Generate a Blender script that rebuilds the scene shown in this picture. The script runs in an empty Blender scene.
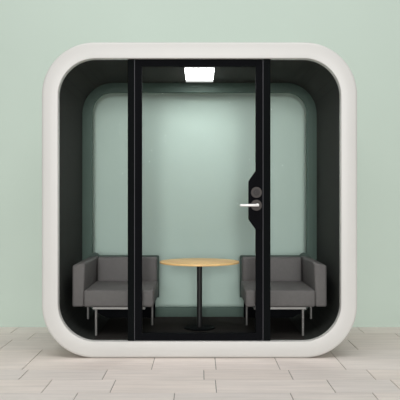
import bpy, bmesh, math, random
from mathutils import Vector, Matrix
random.seed(4)
C = bpy.context.scene.collection
K = 0.006984          # metres per pixel of the photograph at the pod's front face
D = 4.5               # camera to pod front
CZ = 158.3*K+.0012          # eye height = middle of the pod
def X(px, s=1.0): return (px-199.5)*K*s
def Z(py, s=1.0): return CZ-(py-200)*K*s
def Y(s): return (s-1)*D

# ---------------------------------------------------------------- materials
def srgb(r, g, b):
    f = lambda c: (c/255/12.92) if c/255 <= .04045 else ((c/255+.055)/1.055)**2.4
    return (f(r), f(g), f(b), 1)
def mat(name, col, rough=.5, metal=0, noise=None, bump=None, spec=.5, coat=0, emit=None, sheen=0):
    m = bpy.data.materials.new(name); m.use_nodes = True
    nt = m.node_tree; N = nt.nodes; L = nt.links; b = N['Principled BSDF']
    b.inputs['Base Color'].default_value = col
    b.inputs['Roughness'].default_value = rough
    b.inputs['Metallic'].default_value = metal
    b.inputs['Specular IOR Level'].default_value = spec
    b.inputs['Coat Weight'].default_value = coat
    b.inputs['Sheen Weight'].default_value = sheen
    tc = N.new('ShaderNodeTexCoord')
    if noise:
        sc, amt, stretch = noise
        mp = N.new('ShaderNodeMapping'); mp.inputs['Scale'].default_value = stretch
        nz = N.new('ShaderNodeTexNoise'); nz.inputs['Scale'].default_value = sc; nz.inputs['Detail'].default_value = 6
        rp = N.new('ShaderNodeValToRGB')
        rp.color_ramp.elements[0].position = .3; rp.color_ramp.elements[1].position = .7
        rp.color_ramp.elements[0].color = tuple(c*(1-amt) for c in col[:3])+(1,)
        rp.color_ramp.elements[1].color = tuple(min(1, c*(1+amt)) for c in col[:3])+(1,)
        L.new(tc.outputs['Object'], mp.inputs[0]); L.new(mp.outputs[0], nz.inputs[0])
        L.new(nz.outputs[0], rp.inputs[0]); L.new(rp.outputs[0], b.inputs['Base Color'])
    if bump:
        sc, st = bump
        nb = N.new('ShaderNodeTexNoise'); nb.inputs['Scale'].default_value = sc; nb.inputs['Detail'].default_value = 4
        bp = N.new('ShaderNodeBump'); bp.inputs['Strength'].default_value = st; bp.inputs['Distance'].default_value = .002
        L.new(tc.outputs['Object'], nb.inputs[0]); L.new(nb.outputs[0], bp.inputs['Height']); L.new(bp.outputs[0], b.inputs['Normal'])
    if emit:
        b.inputs['Emission Color'].default_value = emit[0]; b.inputs['Emission Strength'].default_value = emit[1]
    return m
def glass(name, tint, ior):
    m = bpy.data.materials.new(name); m.use_nodes = True
    nt = m.node_tree; N = nt.nodes; L = nt.links; N.remove(N['Principled BSDF'])
    t = N.new('ShaderNodeBsdfTransparent'); t.inputs[0].default_value = tint
    g = N.new('ShaderNodeBsdfGlossy'); g.inputs['Roughness'].default_value = .02
    f = N.new('ShaderNodeFresnel'); f.inputs['IOR'].default_value = ior
    mx = N.new('ShaderNodeMixShader')
    L.new(f.outputs[0], mx.inputs[0]); L.new(t.outputs[0], mx.inputs[1]); L.new(g.outputs[0], mx.inputs[2])
    L.new(mx.outputs[0], N['Material Output'].inputs[0])
    return m
M = {}
M['wall'] = mat('mint_paint', srgb(185, 199, 188), .85, noise=(.8, .025, (1, 1, 1)), bump=(60, .06), spec=.2)
M['white'] = mat('white_lacquer', srgb(204, 203, 199), .38, noise=(3, .01, (1, 1, 1)), spec=.4)
M['black'] = mat('black_aluminium', srgb(9, 10, 13), .7, noise=(8, .1, (1, 1, 1)), spec=.05)
M['jamb'] = mat('black_jamb', srgb(8, 11, 12), .7, noise=(8, .1, (1, 1, 1)), spec=.05)
M['seal'] = mat('grey_door_seal', srgb(50, 50, 55), .5, noise=(8, .1, (1, 1, 1)), spec=.4)
M['rear'] = mat('dark_green_frame', srgb(70, 90, 81), .55, noise=(5, .04, (1, 1, 1)), spec=.3)
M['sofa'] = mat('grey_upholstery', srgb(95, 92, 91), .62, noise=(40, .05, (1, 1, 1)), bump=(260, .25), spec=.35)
M['sofaback'] = mat('glass_green_upholstery', srgb(62, 76, 70), .7, noise=(40, .05, (1, 1, 1)), bump=(260, .2), spec=.3)  # green cast of the rear glass put into the panel colour
M['metal'] = mat('brushed_steel', srgb(122, 120, 118), .45, metal=.6, noise=(30, .06, (1, 1, 6)))
M['chrome'] = mat('satin_lever', srgb(226, 224, 222), .3, metal=.25, noise=(30, .03, (6, 1, 1)))
M['bronze'] = mat('bronze_rosette', srgb(58, 53, 50), .6, metal=.1, noise=(30, .06, (1, 1, 1)))
M['bronze2'] = mat('dark_bronze', srgb(42, 38, 36), .6, metal=.1, noise=(30, .06, (1, 1, 1)))
M['wood'] = mat('pale_oak', srgb(234, 192, 130), .42, noise=(5, .12, (1.2, 14, 14)), spec=.4)
M['pole'] = mat('black_powder_coat', srgb(34, 34, 34), .5, noise=(30, .1, (1, 1, 1)), spec=.3)
M['housing'] = mat('lamp_housing', srgb(232, 236, 234), .5, noise=(5, .01, (1, 1, 1)), emit=((1, 1, 1, 1), .55))
M['lamp'] = mat('lamp_diffuser', (1, 1, 1, 1), .5, emit=((1, 1, 1, 1), 24.0))
M['front_glass'] = glass('clear_front_glass', (.985, .99, .988, 1), 1.012)
M['rear_glass'] = glass('green_rear_glass', (.97, .985, .99, 1), 1.012)

# acoustic felt with fine perforation
m = mat('charcoal_acoustic_felt', srgb(44, 45, 43), .85, spec=.25)
nt = m.node_tree; N = nt.nodes; L = nt.links
tc = N.new('ShaderNodeTexCoord'); vo = N.new('ShaderNodeTexVoronoi'); vo.inputs['Scale'].default_value = 38; vo.inputs['Randomness'].default_value = 0
rp = N.new('ShaderNodeValToRGB'); rp.color_ramp.elements[0].position = .12; rp.color_ramp.elements[1].position = .3
rp.color_ramp.elements[0].color = srgb(30, 31, 30); rp.color_ramp.elements[1].color = srgb(46, 48, 45)
L.new(tc.outputs['Object'], vo.inputs['Vector']); L.new(vo.outputs['Distance'], rp.inputs[0]); L.new(rp.outputs[0], N['Principled BSDF'].inputs['Base Color'])
M['felt'] = m
# carpet in the pod
M['carpet'] = mat('dark_carpet', srgb(47, 44, 42), .95, noise=(120, .2, (1, 1, 1)), bump=(300, .5), spec=.1)

# wood plank floor: tint per plank comes from a face attribute
m = bpy.data.materials.new('pale_planks'); m.use_nodes = True
nt = m.node_tree; N = nt.nodes; L = nt.links; b = N['Principled BSDF']; b.inputs['Roughness'].default_value = .6; b.inputs['Specular IOR Level'].default_value = .3
at = N.new('ShaderNodeAttribute'); at.attribute_name = 'plank'
tc = N.new('ShaderNodeTexCoord'); mp = N.new('ShaderNodeMapping'); mp.inputs['Scale'].default_value = (.9, 9, 1)
ad = N.new('ShaderNodeVectorMath'); ad.operation = 'ADD'
nz = N.new('ShaderNodeTexNoise'); nz.inputs['Scale'].default_value = 2.6; nz.inputs['Detail'].default_value = 8; nz.inputs['Roughness'].default_value = .6
rp = N.new('ShaderNodeValToRGB'); rp.color_ramp.elements[0].position = .3; rp.color_ramp.elements[1].position = .72
rp.color_ramp.elements[0].color = (.88, .88, .875, 1); rp.color_ramp.elements[1].color = (1.06, 1.055, 1.05, 1)
mu = N.new('ShaderNodeMix'); mu.data_type = 'RGBA'; mu.blend_type = 'MULTIPLY'; mu.inputs[0].default_value = 1
sc_ = N.new('ShaderNodeVectorMath'); sc_.operation = 'SCALE'; sc_.inputs['Scale'].default_value = 40
L.new(tc.outputs['Object'], mp.inputs[0]); L.new(at.outputs['Color'], sc_.inputs[0]); L.new(mp.outputs[0], ad.inputs[0]); L.new(sc_.outputs[0], ad.inputs[1])
L.new(ad.outputs[0], nz.inputs[0]); L.new(nz.outputs[0], rp.inputs[0]); L.new(rp.outputs[0], mu.inputs[6]); L.new(at.outputs['Color'], mu.inputs[7])
L.new(mu.outputs[2], b.inputs['Base Color'])
M['planks'] = m
M['gap'] = mat('plank_gap', srgb(150, 143, 136), .9, noise=(20, .1, (1, 1, 1)))

# ---------------------------------------------------------------- helpers
def link(name, bm, m, parent=None, smooth=False, angle=40):
    bmesh.ops.recalc_face_normals(bm, faces=bm.faces)
    me = bpy.data.meshes.new(name); bm.to_mesh(me); bm.free()
    for k in (m if isinstance(m, list) else [m]): me.materials.append(k)
    o = bpy.data.objects.new(name, me); C.objects.link(o)
    if smooth:
        for p in me.polygons: p.use_smooth = True
        me.set_sharp_from_angle(angle=math.radians(angle))
    if parent:
        o.parent = parent
        # keep world-space mesh coordinates while the Empty stands at the thing's base
        wl = parent_world(parent); o.location = -wl
    return o
def parent_world(p):
    v = Vector((0, 0, 0))
    while p: v = v+p.location; p = p.parent
    return v
def thing(name, loc, label, cat, group=None):
    o = bpy.data.objects.new(name, None); C.objects.link(o); o.location = loc; o.empty_display_size = .1
    o['label'] = label; o['category'] = cat
    if group: o['group'] = group
    return o
def box(bm, x0, x1, y0, y1, z0, z1, bev=0, seg=3):
    r = bmesh.ops.create_cube(bm, size=1)
    for v in r['verts']:
        v.co = Vector(((x0+x1)/2+v.co.x*(x1-x0), (y0+y1)/2+v.co.y*(y1-y0), (z0+z1)/2+v.co.z*(z1-z0)))
    if bev:
        es = list({e for v in r['verts'] for e in v.link_edges})
        bmesh.ops.bevel(bm, geom=es, offset=bev, segments=seg, profile=.5, affect='EDGES')
    return bm
def cyl(bm, c, r, h, axis='Z', seg=48, bev=0, r2=None):
    g = bmesh.ops.create_cone(bm, cap_ends=True, segments=seg, radius1=r, radius2=r if r2 is None else r2, depth=h)
    if bev:
        es = [e for e in {e for v in g['verts'] for e in v.link_edges} if any(len(f.verts) > 4 for f in e.link_faces)]
        q = bmesh.ops.bevel(bm, geom=es, offset=bev, segments=3, profile=.5, affect='EDGES')
        vs = list({v for f in bm.faces for v in f.verts if v in set(q['verts'])} | {v for v in g['verts'] if v.is_valid})
    else: vs = g['verts']
    R = {'Z': Matrix.Identity(4), 'Y': Matrix.Rotation(math.pi/2, 4, 'X'), 'X': Matrix.Rotation(math.pi/2, 4, 'Y')}[axis]
    bmesh.ops.transform(bm, matrix=Matrix.Translation(c) @ R, verts=vs)
    return bm
def rr(h, r, y, n=20):
    """loop of a rounded square, half size h, corner radius r, in the plane y"""
    pts = []
    for cx, cz, a0 in ((h-r, h-r, 0), (-(h-r), h-r, 90), (-(h-r), -(h-r), 180), (h-r, -(h-r), 270)):
        for i in range(n+1):
            a = math.radians(a0+90*i/n); pts.append(Vector((cx+r*math.cos(a), y, CZ+cz+r*math.sin(a))))
    return pts
def loft(loops, closed=True):
    bm = bmesh.new(); vs = [[bm.verts.new(p) for p in l] for l in loops]
    n = len(loops[0]); rng = range(len(vs)) if closed else range(len(vs)-1)
    for i in rng:
        a, b_ = vs[i], vs[(i+1) % len(vs)]
        for j in range(n): bm.faces.new((a[j], a[(j+1) % n], b_[(j+1) % n], b_[j]))
    return bm
def slab(pts, y0, y1, bev=0):
    """polygon (x,z) given thickness along y"""
    bm = bmesh.new()
    f = bm.faces.new([bm.verts.new((x, y0, z)) for x, z in pts])
    e = bmesh.ops.extrude_face_region(bm, geom=[f])
    bmesh.ops.translate(bm, vec=(0, y1-y0, 0), verts=[v for v in e['geom'] if isinstance(v, bmesh.types.BMVert)])
    if bev:
        es = [e_ for e_ in bm.edges if abs(e_.verts[0].co.y-e_.verts[1].co.y) < 1e-6]
        bmesh.ops.bevel(bm, geom=es, offset=bev, segments=3, profile=.5, affect='EDGES')
    return bm

# ---------------------------------------------------------------- the room
WY = Y(158.3/127)
bm = bmesh.new(); box(bm, -6, 6, WY, WY+.12, -.05, 3.7)
o = link('wall_back', bm, M['wall']); o['kind'] = 'structure'
o['label'] = 'mint green painted wall behind the pod'

bm = bmesh.new(); lay = bm.faces.layers.float_color.new('plank')
rows = [  # (far y pixel, near y pixel, joints, tint)
    (327.0, 333.0, [-300, -224.9, -120, 40, 196, 270], 1.05),
    (333.0, 339.5, [-262, -195, -60, 90, 232, 300], .97),
    (339.5, 349.5, [-290, -212, -90, 30, 168, 246], .96),
    (349.5, 369.5, [-236, -166, -45, 15.5, 75.5, 137, 222], 1.0),
    (369.5, 379.5, [-240, -159.6, -86, 4, 82.7, 155.7, 230], .985),
    (379.5, 392.5, [-200, -130, -73.8, 14, 112, 168, 240], 1.02),
    (392.5, 407.0, [-180, -100, -20.4, 74.5, 142, 210], .99)]
srow = [(158.3/(a-200), 158.3/(b_-200), j, t) for a, b_, j, t in rows]
s = srow[-1][1]
while s > -.3:
    j = []; q = -400+random.uniform(0, 80)
    while q < 400: j.append(q); q += random.uniform(65, 110)
    srow.append((s, s-.056, j, 1)); s -= .056
for s1, s0, js, t in srow:
    xs = sorted([q*K for q in js]); q = xs[0]
    while q > -5.4: q -= random.uniform(.5, .75); xs.insert(0, q)
    q = xs[-1]
    while q < 5.4: q += random.uniform(.5, .75); xs.append(q)
    y0, y1 = Y(s0), Y(s1)
    for a, b_ in zip(xs, xs[1:]):
        g = .0028; h = .0007
        n0 = len(bm.faces)
        box(bm, a+g, b_-g, y0+h, y1-h, -.012, 0)
        v = t*random.uniform(.955, 1.045); w = random.uniform(-.012, .012)
        c = srgb(235, 225, 218)
        bm.faces.ensure_lookup_table()
        for f in bm.faces[n0:]: f[lay] = (c[0]*v*(1+w), c[1]*v, c[2]*v*(1-w), 1)
n0 = len(bm.faces); box(bm, -6, 6, Y(-.36), WY, -.05, -.0045)
bm.faces.ensure_lookup_table()
for f in bm.faces[n0:]: f.material_index = 1
o = link('floor', bm, [M['planks'], M['gap']]); o['kind'] = 'structure'
o['label'] = 'pale grey wood plank floor'

# ---------------------------------------------------------------- the pod
HO = 158.3*K; RO = 53*K; HI = 141.6*K; RI = 37.5*K
DEP = Y(1.208)
pod = thing('meeting_pod', (0, .5, 0), 'large white rounded square meeting pod with glass front against the mint wall', 'pod')
loops = []
def ring(h, r, y): loops.append(rr(h, r, y))
b1 = .022
for i in range(6):
    a = math.radians(90*i/5); ring(HO-b1*(1-math.sin(a)) if i else HO-b1, RO-b1*(1-math.sin(a)) if i else RO-b1, b1*(1-math.cos(a)))
ring(HO, RO, 1.0); ring(HO-.02, RO-.02, 1.02); ring(HI+.03, RI+.03, 1.02); ring(HI+.03, RI+.03, .05); ring(HI, RI, .05)
b2 = .006
for i in range(5):
    a = math.radians(90*i/4); ring(HI+b2*(1-math.cos(a)), RI+b2*(1-math.cos(a)), b2*(1-math.sin(a)))
shell = link('shell', loft(loops), M['white'], pod, True, 35)
loops = []
for h, r, y in ((HI+.028, RI+.028, .0515), (HI, RI, .0515), (HI, RI, DEP), (HI+.028, RI+.028, DEP)): ring(h, r, y)
lining = link('interior_lining', loft(loops), M['felt'], pod, True, 35); lining['label'] = 'charcoal acoustic felt lining'
# carpet panel: flat part of the pod floor
FZ = CZ-HI+.006
bm = bmesh.new(); box(bm, -(HI-RI)-.02, (HI-RI)+.02, .075, DEP-.012, FZ-.0055, FZ, .002, 2)
link('carpet', bm, M['carpet'], pod)
# rear frame
HR = 129.8*K; RR = 24*K
loops = []
for h, r, y in ((HI+.028, RI+.028, DEP+.0015), (HI-.002, RI, DEP+.0015), (HR+.004, RR+.004, DEP+.0015), (HR, RR, DEP+.006), (HR, RR, DEP+.035), (HI+.028, RI+.028, DEP+.035)): ring(h, r, y)
rf = link('rear_frame', loft(loops), M['rear'], pod, True, 30); rf['label'] = 'dark green window frame'
g = link('rear_window', slab([(p.x, p.z) for p in rr(HR+.01, RR+.01, 0)], DEP+.014, DEP+.024), M['rear_glass'], pod)
# ceiling light
CT = CZ+HI
bm = bmesh.new(); box(bm, -.113, .113, Y(1.062), Y(1.187), CT-.012, CT+.004, .003, 2)
lt = link('ceiling_light', bm, M['housing'], pod)
bm = bmesh.new(); box(bm, -.108, .108, Y(1.063), Y(1.158), CT-.016, CT-.012, .0015, 2)
link('diffuser', bm, M['lamp'], lt)

# door frame (fixed) and glass panes
s = 1.009; ya, yb = .02, .07
def prof_side(xl, xr, ins):
    pts = [(p.x, p.z) for p in rr(HI-ins, RI-ins, 0, 24)]
    ins_ = [p for p in pts if xl-1e-6 <= p[0] <= xr+1e-6]
    return ins_
zt, zb = CZ+HI-.0015, CZ-HI+.0015
jl0, jl1 = X(128, s), X(134.6, s); jr0, jr1 = X(263, s), X(270.2, s)
for a, b_ in ((jl0, jl1), (jr0, jr1)):
    bm = bmesh.new(); box(bm, a, b_, ya, yb, zb, zt, .002, 2); link('door_jamb', bm, M['jamb'], pod)
# curved fixed panes: outline of the opening cut off at the jamb
gy0, gy1 = .034, .044
L_ = sorted(prof_side(-2, jl0, .001), key=lambda p: math.atan2(p[1]-CZ, p[0]+.5))
def pane(sign, xj):
    pr = [(p.x, p.z) for p in rr(HI-.0015, RI-.0015, 0, 24)]
    pr = [p for p in pr if p[0]*sign > 0]
    pr = sorted(pr, key=lambda p: p[1])
    pts = [(xj, pr[0][1])]+pr+[(xj, pr[-1][1])]
    return slab(pts, gy0, gy1)
link('fixed_pane', pane(-1, jl0-.0008), M['front_glass'], pod)
link('fixed_pane', pane(1, jr1+.0008), M['front_glass'], pod)
# pivoting door
dl0, dl1 = X(135.1, s), X(142.0, s); dr0, dr1 = X(255.6, s), X(262.5, s)
tz = Z(66.6, s); bz = Z(332.8, s)
bm = bmesh.new()
box(bm, dl0, dl1, .022, .062, zb+.002, zt-.002, .002, 2)
box(bm, dr0, dr1, .022, .062, zb+.002, zt-.002, .002, 2)
box(bm, dl1-.002, dr0+.002, .023, .061, tz, zt-.002)
box(bm, dl1-.002, dr0+.002, .023, .061, zb+.002, bz)
door = link('door', bm, M['black'], pod); door['label'] = 'black framed glass door leaf'
bm = bmesh.new(); box(bm, dl1-.001, dr0+.001, gy0, gy1, bz-.001, tz+.001)
link('door_glass', bm, M['front_glass'], door)
for a in (X(134.85, s), X(262.75, s)):
    bm = bmesh.new(); box(bm, a-.0025, a+.0025, .0185, .03, zb+.004, zt-.004, .0008, 1); link('door_seal', bm, M['seal'], pod)
pl = [(dr1-.003, Z(170, s)), (dr0, Z(171, s)), (X(248.8, s), Z(180.5, s)), (X(248.5, s), Z(182, s)), (X(248.5, s), Z(218.3, s)), (X(248.8, s), Z(220, s)), (dr0, Z(229.3, s)), (dr1-.003, Z(230, s))]
p_ = link('handle_plate', slab(pl, .012, .066, .002), M['black'], door)
bm = bmesh.new(); cyl(bm, (X(256, s), .008, Z(192.5, s)), 5.5*K, .01, 'Y', 40, .002)
ro = link('lock_rosette', bm, M['bronze'], door)
bm = bmesh.new(); cyl(bm, (X(256, s), .003, Z(192.5, s)), 3.4*K, .006, 'Y', 32, .001); cyl(bm, (X(256, s), -.001, Z(192.5, s)), 1.4*K, .006, 'Y', 24)
rk = link('lock_cylinder', bm, M['bronze2'], door)
bm = bmesh.new(); cyl(bm, (X(256, s), .008, Z(205.2, s)), 5.5*K, .01, 'Y', 40, .002); cyl(bm, (X(256, s), .003, Z(205.2, s)), 3.5*K, .006, 'Y', 32, .001)
link('handle_rosette', bm, M['bronze'], door)
bm = bmesh.new()
cyl(bm, (X(256.6, s), -.018, Z(205, s)), .0105, .046, 'Y', 24)
cyl(bm, ((X(258, s)+X(239.3, s))/2, -.042, Z(205.2, s)), .0092, X(258, s)-X(239.3, s), 'X', 24, .004)
lv = link('lever_handle', bm, M['chrome'], door, True, 40); lv['label'] = 'silver lever handle'

# ---------------------------------------------------------------- armchairs
def xm(px, s, sg): return sg*(199.5-px)*K*s*-1 if False else sg*(px-199.5)*K*s   # photo x of the left chair, mirrored when sg=-1
def chair(sg, label):
    sf, sr = 1.035, 1.18
    yf, yr = Y(sf), Y(sr)
    cx = sg*(-.56)
    root = thing('lounge_chair', (cx, (yf+yr)/2, FZ), label, 'chair', 'lounge chairs in the pod')
    def bx(bm, xa, xb, *r, **k):
        a, b_ = sorted((sg*xa, sg*xb)); return box(bm, a, b_, *r, **k)
    xo = X(72, sf); xi = X(83.5, sf); xe = X(153.6, sf)
    z0 = Z(307, sf); zseat = Z(290, sf); zarm = Z(263.5, sf)
    yb = Y(1.154)
    zback = Z(257, 1.16)
    # seat cushion
    bm = bmesh.new(); bx(bm, xi+.002, xe, yf-.012, yb+.01, z0, zseat, bev=.016, seg=4)
    seat = link('seat', bm, M['sofa'], root, True, 50)
    # armrest: outer side, softly rounded, leaning outward a little at the front top
    bm = bmesh.new(); bx(bm, xo, xi, yf, yr-.03, z0, zarm, bev=.014, seg=4)
    for v in bm.verts:
        t = (v.co.z-z0)/(zarm-z0)
        v.co.x += sg*.012*t*(1 if sg*v.co.x > (xo+xi)/2 else .1)
        if t > .8: v.co.z += -.012 if sg*v.co.x < (xo+xi)/2 else .004
    link('armrest', bm, M['sofa'], root, True, 50)
    # back cushion
    bm = bmesh.new(); bx(bm, xi+.012, xe-.012, yb, yr-.034, z0+.01, zback, bev=.018, seg=4)
    link('backrest', bm, M['sofa'], root, True, 50)
    # added rear panel, raised behind the armrest; rear-glass green put into its colour
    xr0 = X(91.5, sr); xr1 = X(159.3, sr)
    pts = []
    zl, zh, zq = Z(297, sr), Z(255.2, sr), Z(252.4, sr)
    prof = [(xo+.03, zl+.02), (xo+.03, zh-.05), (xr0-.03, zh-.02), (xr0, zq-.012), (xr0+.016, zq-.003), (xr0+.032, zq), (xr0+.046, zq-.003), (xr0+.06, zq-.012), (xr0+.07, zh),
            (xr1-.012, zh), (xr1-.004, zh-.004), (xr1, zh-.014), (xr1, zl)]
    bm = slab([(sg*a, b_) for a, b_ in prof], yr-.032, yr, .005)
    bp = link('glass_green_panel', bm, M['sofaback'], root, True, 30); bp['label'] = 'added rear panel coloured with the green of the rear glass'
    # black lower rear board reaching down between the rear legs
    bd = [(X(95, sr), zl+.02), (X(95, sr), Z(309, sr)), (X(99, sr), Z(313, sr)), (X(107, sr), Z(317, sr)), (X(155.5, sr), Z(317, sr)), (X(155.5, sr), zl+.02)]
    bm = slab([(sg*a, b_) for a, b_ in bd], yr-.03, yr-.016, .003)
    lb = link('rear_board', bm, M['black'], root); lb['label'] = 'black lower rear board'
    # steel under-frame
    ft = z0-.001; fb = z0-.019
    bm = bmesh.new()
    xa, xb = X(92.5, sf), X(145, sf)
    bx(bm, xa, xb, yf+.004, yf+.022, fb, ft, bev=.002, seg=1)
    bx(bm, xa, xa+.016, yf+.02, Y(1.125), fb, ft, bev=.002, seg=1)
    bx(bm, xb-.016, xb, yf+.02, Y(1.125), fb, ft, bev=.002, seg=1)
    bx(bm, X(86.7, 1.125), X(153.6, 1.125), Y(1.125)-.009, Y(1.125)+.009, fb, ft, bev=.002, seg=1)
    link('frame', bm, M['metal'], root, True, 30)
    r = .0095; FL = CZ-HI
    for lx, ly in ((xa+.024, yf+.013), (xb-.03, yf+.013), (X(88, 1.125), Y(1.125)), (X(152.3, 1.125), Y(1.125))):
        over = max(0, abs(lx)+r-(HI-RI))
        zf = FL+RI-math.sqrt(RI*RI-over*over)+.002
        zf = max(zf, FZ+.0008)
        bm = bmesh.new(); cyl(bm, (sg*lx, ly, (fb+.001+zf)/2), r, fb+.001-zf, 'Z', 20)
        link('leg', bm, M['metal'], root, True, 40)
    return root
chair(1, 'grey lounge chair left of the pale wood table, armrest against the left pod wall')
chair(-1, 'grey lounge chair right of the pale wood table, armrest against the right pod wall')

# ---------------------------------------------------------------- table
sT = 1.10
tb = thing('pedestal_table', (0, Y(sT), FZ), 'small pale wood table with rounded top on one black column between the chairs', 'table')
ztop = Z(261.2, sT)
bm = bmesh.new(); cyl(bm, (0, Y(sT), ztop-.007), 39.8*K*sT, .014, 'Z', 96, .003)
for v in bm.verts: v.co.y = Y(sT)+(v.co.y-Y(sT))*.86   # slightly oval top
link('tabletop', bm, M['wood'], tb, True, 40)
bm = bmesh.new(); cyl(bm, (0, Y(sT), (ztop-.014+FZ+.008)/2), 2.6*K*sT, ztop-.014-FZ-.008, 'Z', 32); cyl(bm, (0, Y(sT), ztop-.0175), .09, .007, 'Z', 32)
link('column', bm, M['pole'], tb, True, 40)
bm = bmesh.new(); cyl(bm, (0, Y(sT), FZ+.0045), .12, .008, 'Z', 64, .002)
link('base_plate', bm, M['black'], tb, True, 40)

# ---------------------------------------------------------------- light
w = bpy.data.worlds.new('World'); bpy.context.scene.world = w; w.use_nodes = True
bg = w.node_tree.nodes['Background']; bg.inputs[0].default_value = (1, 1, 1, 1); bg.inputs[1].default_value = .26
def area(name, loc, aim, sx, sy, e, col=(1, 1, 1)):
    l = bpy.data.lights.new(name, 'AREA'); l.shape = 'RECTANGLE'; l.size = sx; l.size_y = sy; l.energy = e; l.color = col
    o = bpy.data.objects.new(name, l); C.objects.link(o); o.location = loc
    o.rotation_euler = (Vector(aim)-Vector(loc)).to_track_quat('-Z', 'Y').to_euler(); return o
area('overhead_fill', (0, -2.4, 6.2), (0, -2.2, 0), 6, 4, 195, (1, 1, 1))  # unseen area lamp added overhead to light the floor
sl = bpy.data.lights.new('front_fill_sun', 'SUN'); sl.energy = 1.62; sl.angle = math.radians(16); sl.color = (1, .995, .99)  # frontal sun added to brighten the wall through the pod
so = bpy.data.objects.new('front_fill_sun', sl); C.objects.link(so); so.location = (0, -6, 3)
so.rotation_euler = (math.radians(90-6), 0, math.radians(0))

# ---------------------------------------------------------------- camera
cam = bpy.data.cameras.new('camera'); co = bpy.data.objects.new('camera', cam); C.objects.link(co)
co.location = (0, -D, CZ); co.rotation_euler = (math.pi/2, 0, 0)
cam.sensor_width = 36; cam.lens = 36*(D/K)/400; cam.shift_x = .5/400
bpy.context.scene.camera = co
sc = bpy.context.scene
sc.view_settings.view_transform = 'Standard'; sc.view_settings.look = 'None'
sc.view_settings.exposure = 0; sc.view_settings.gamma = 1; sc.view_settings.use_curve_mapping = False
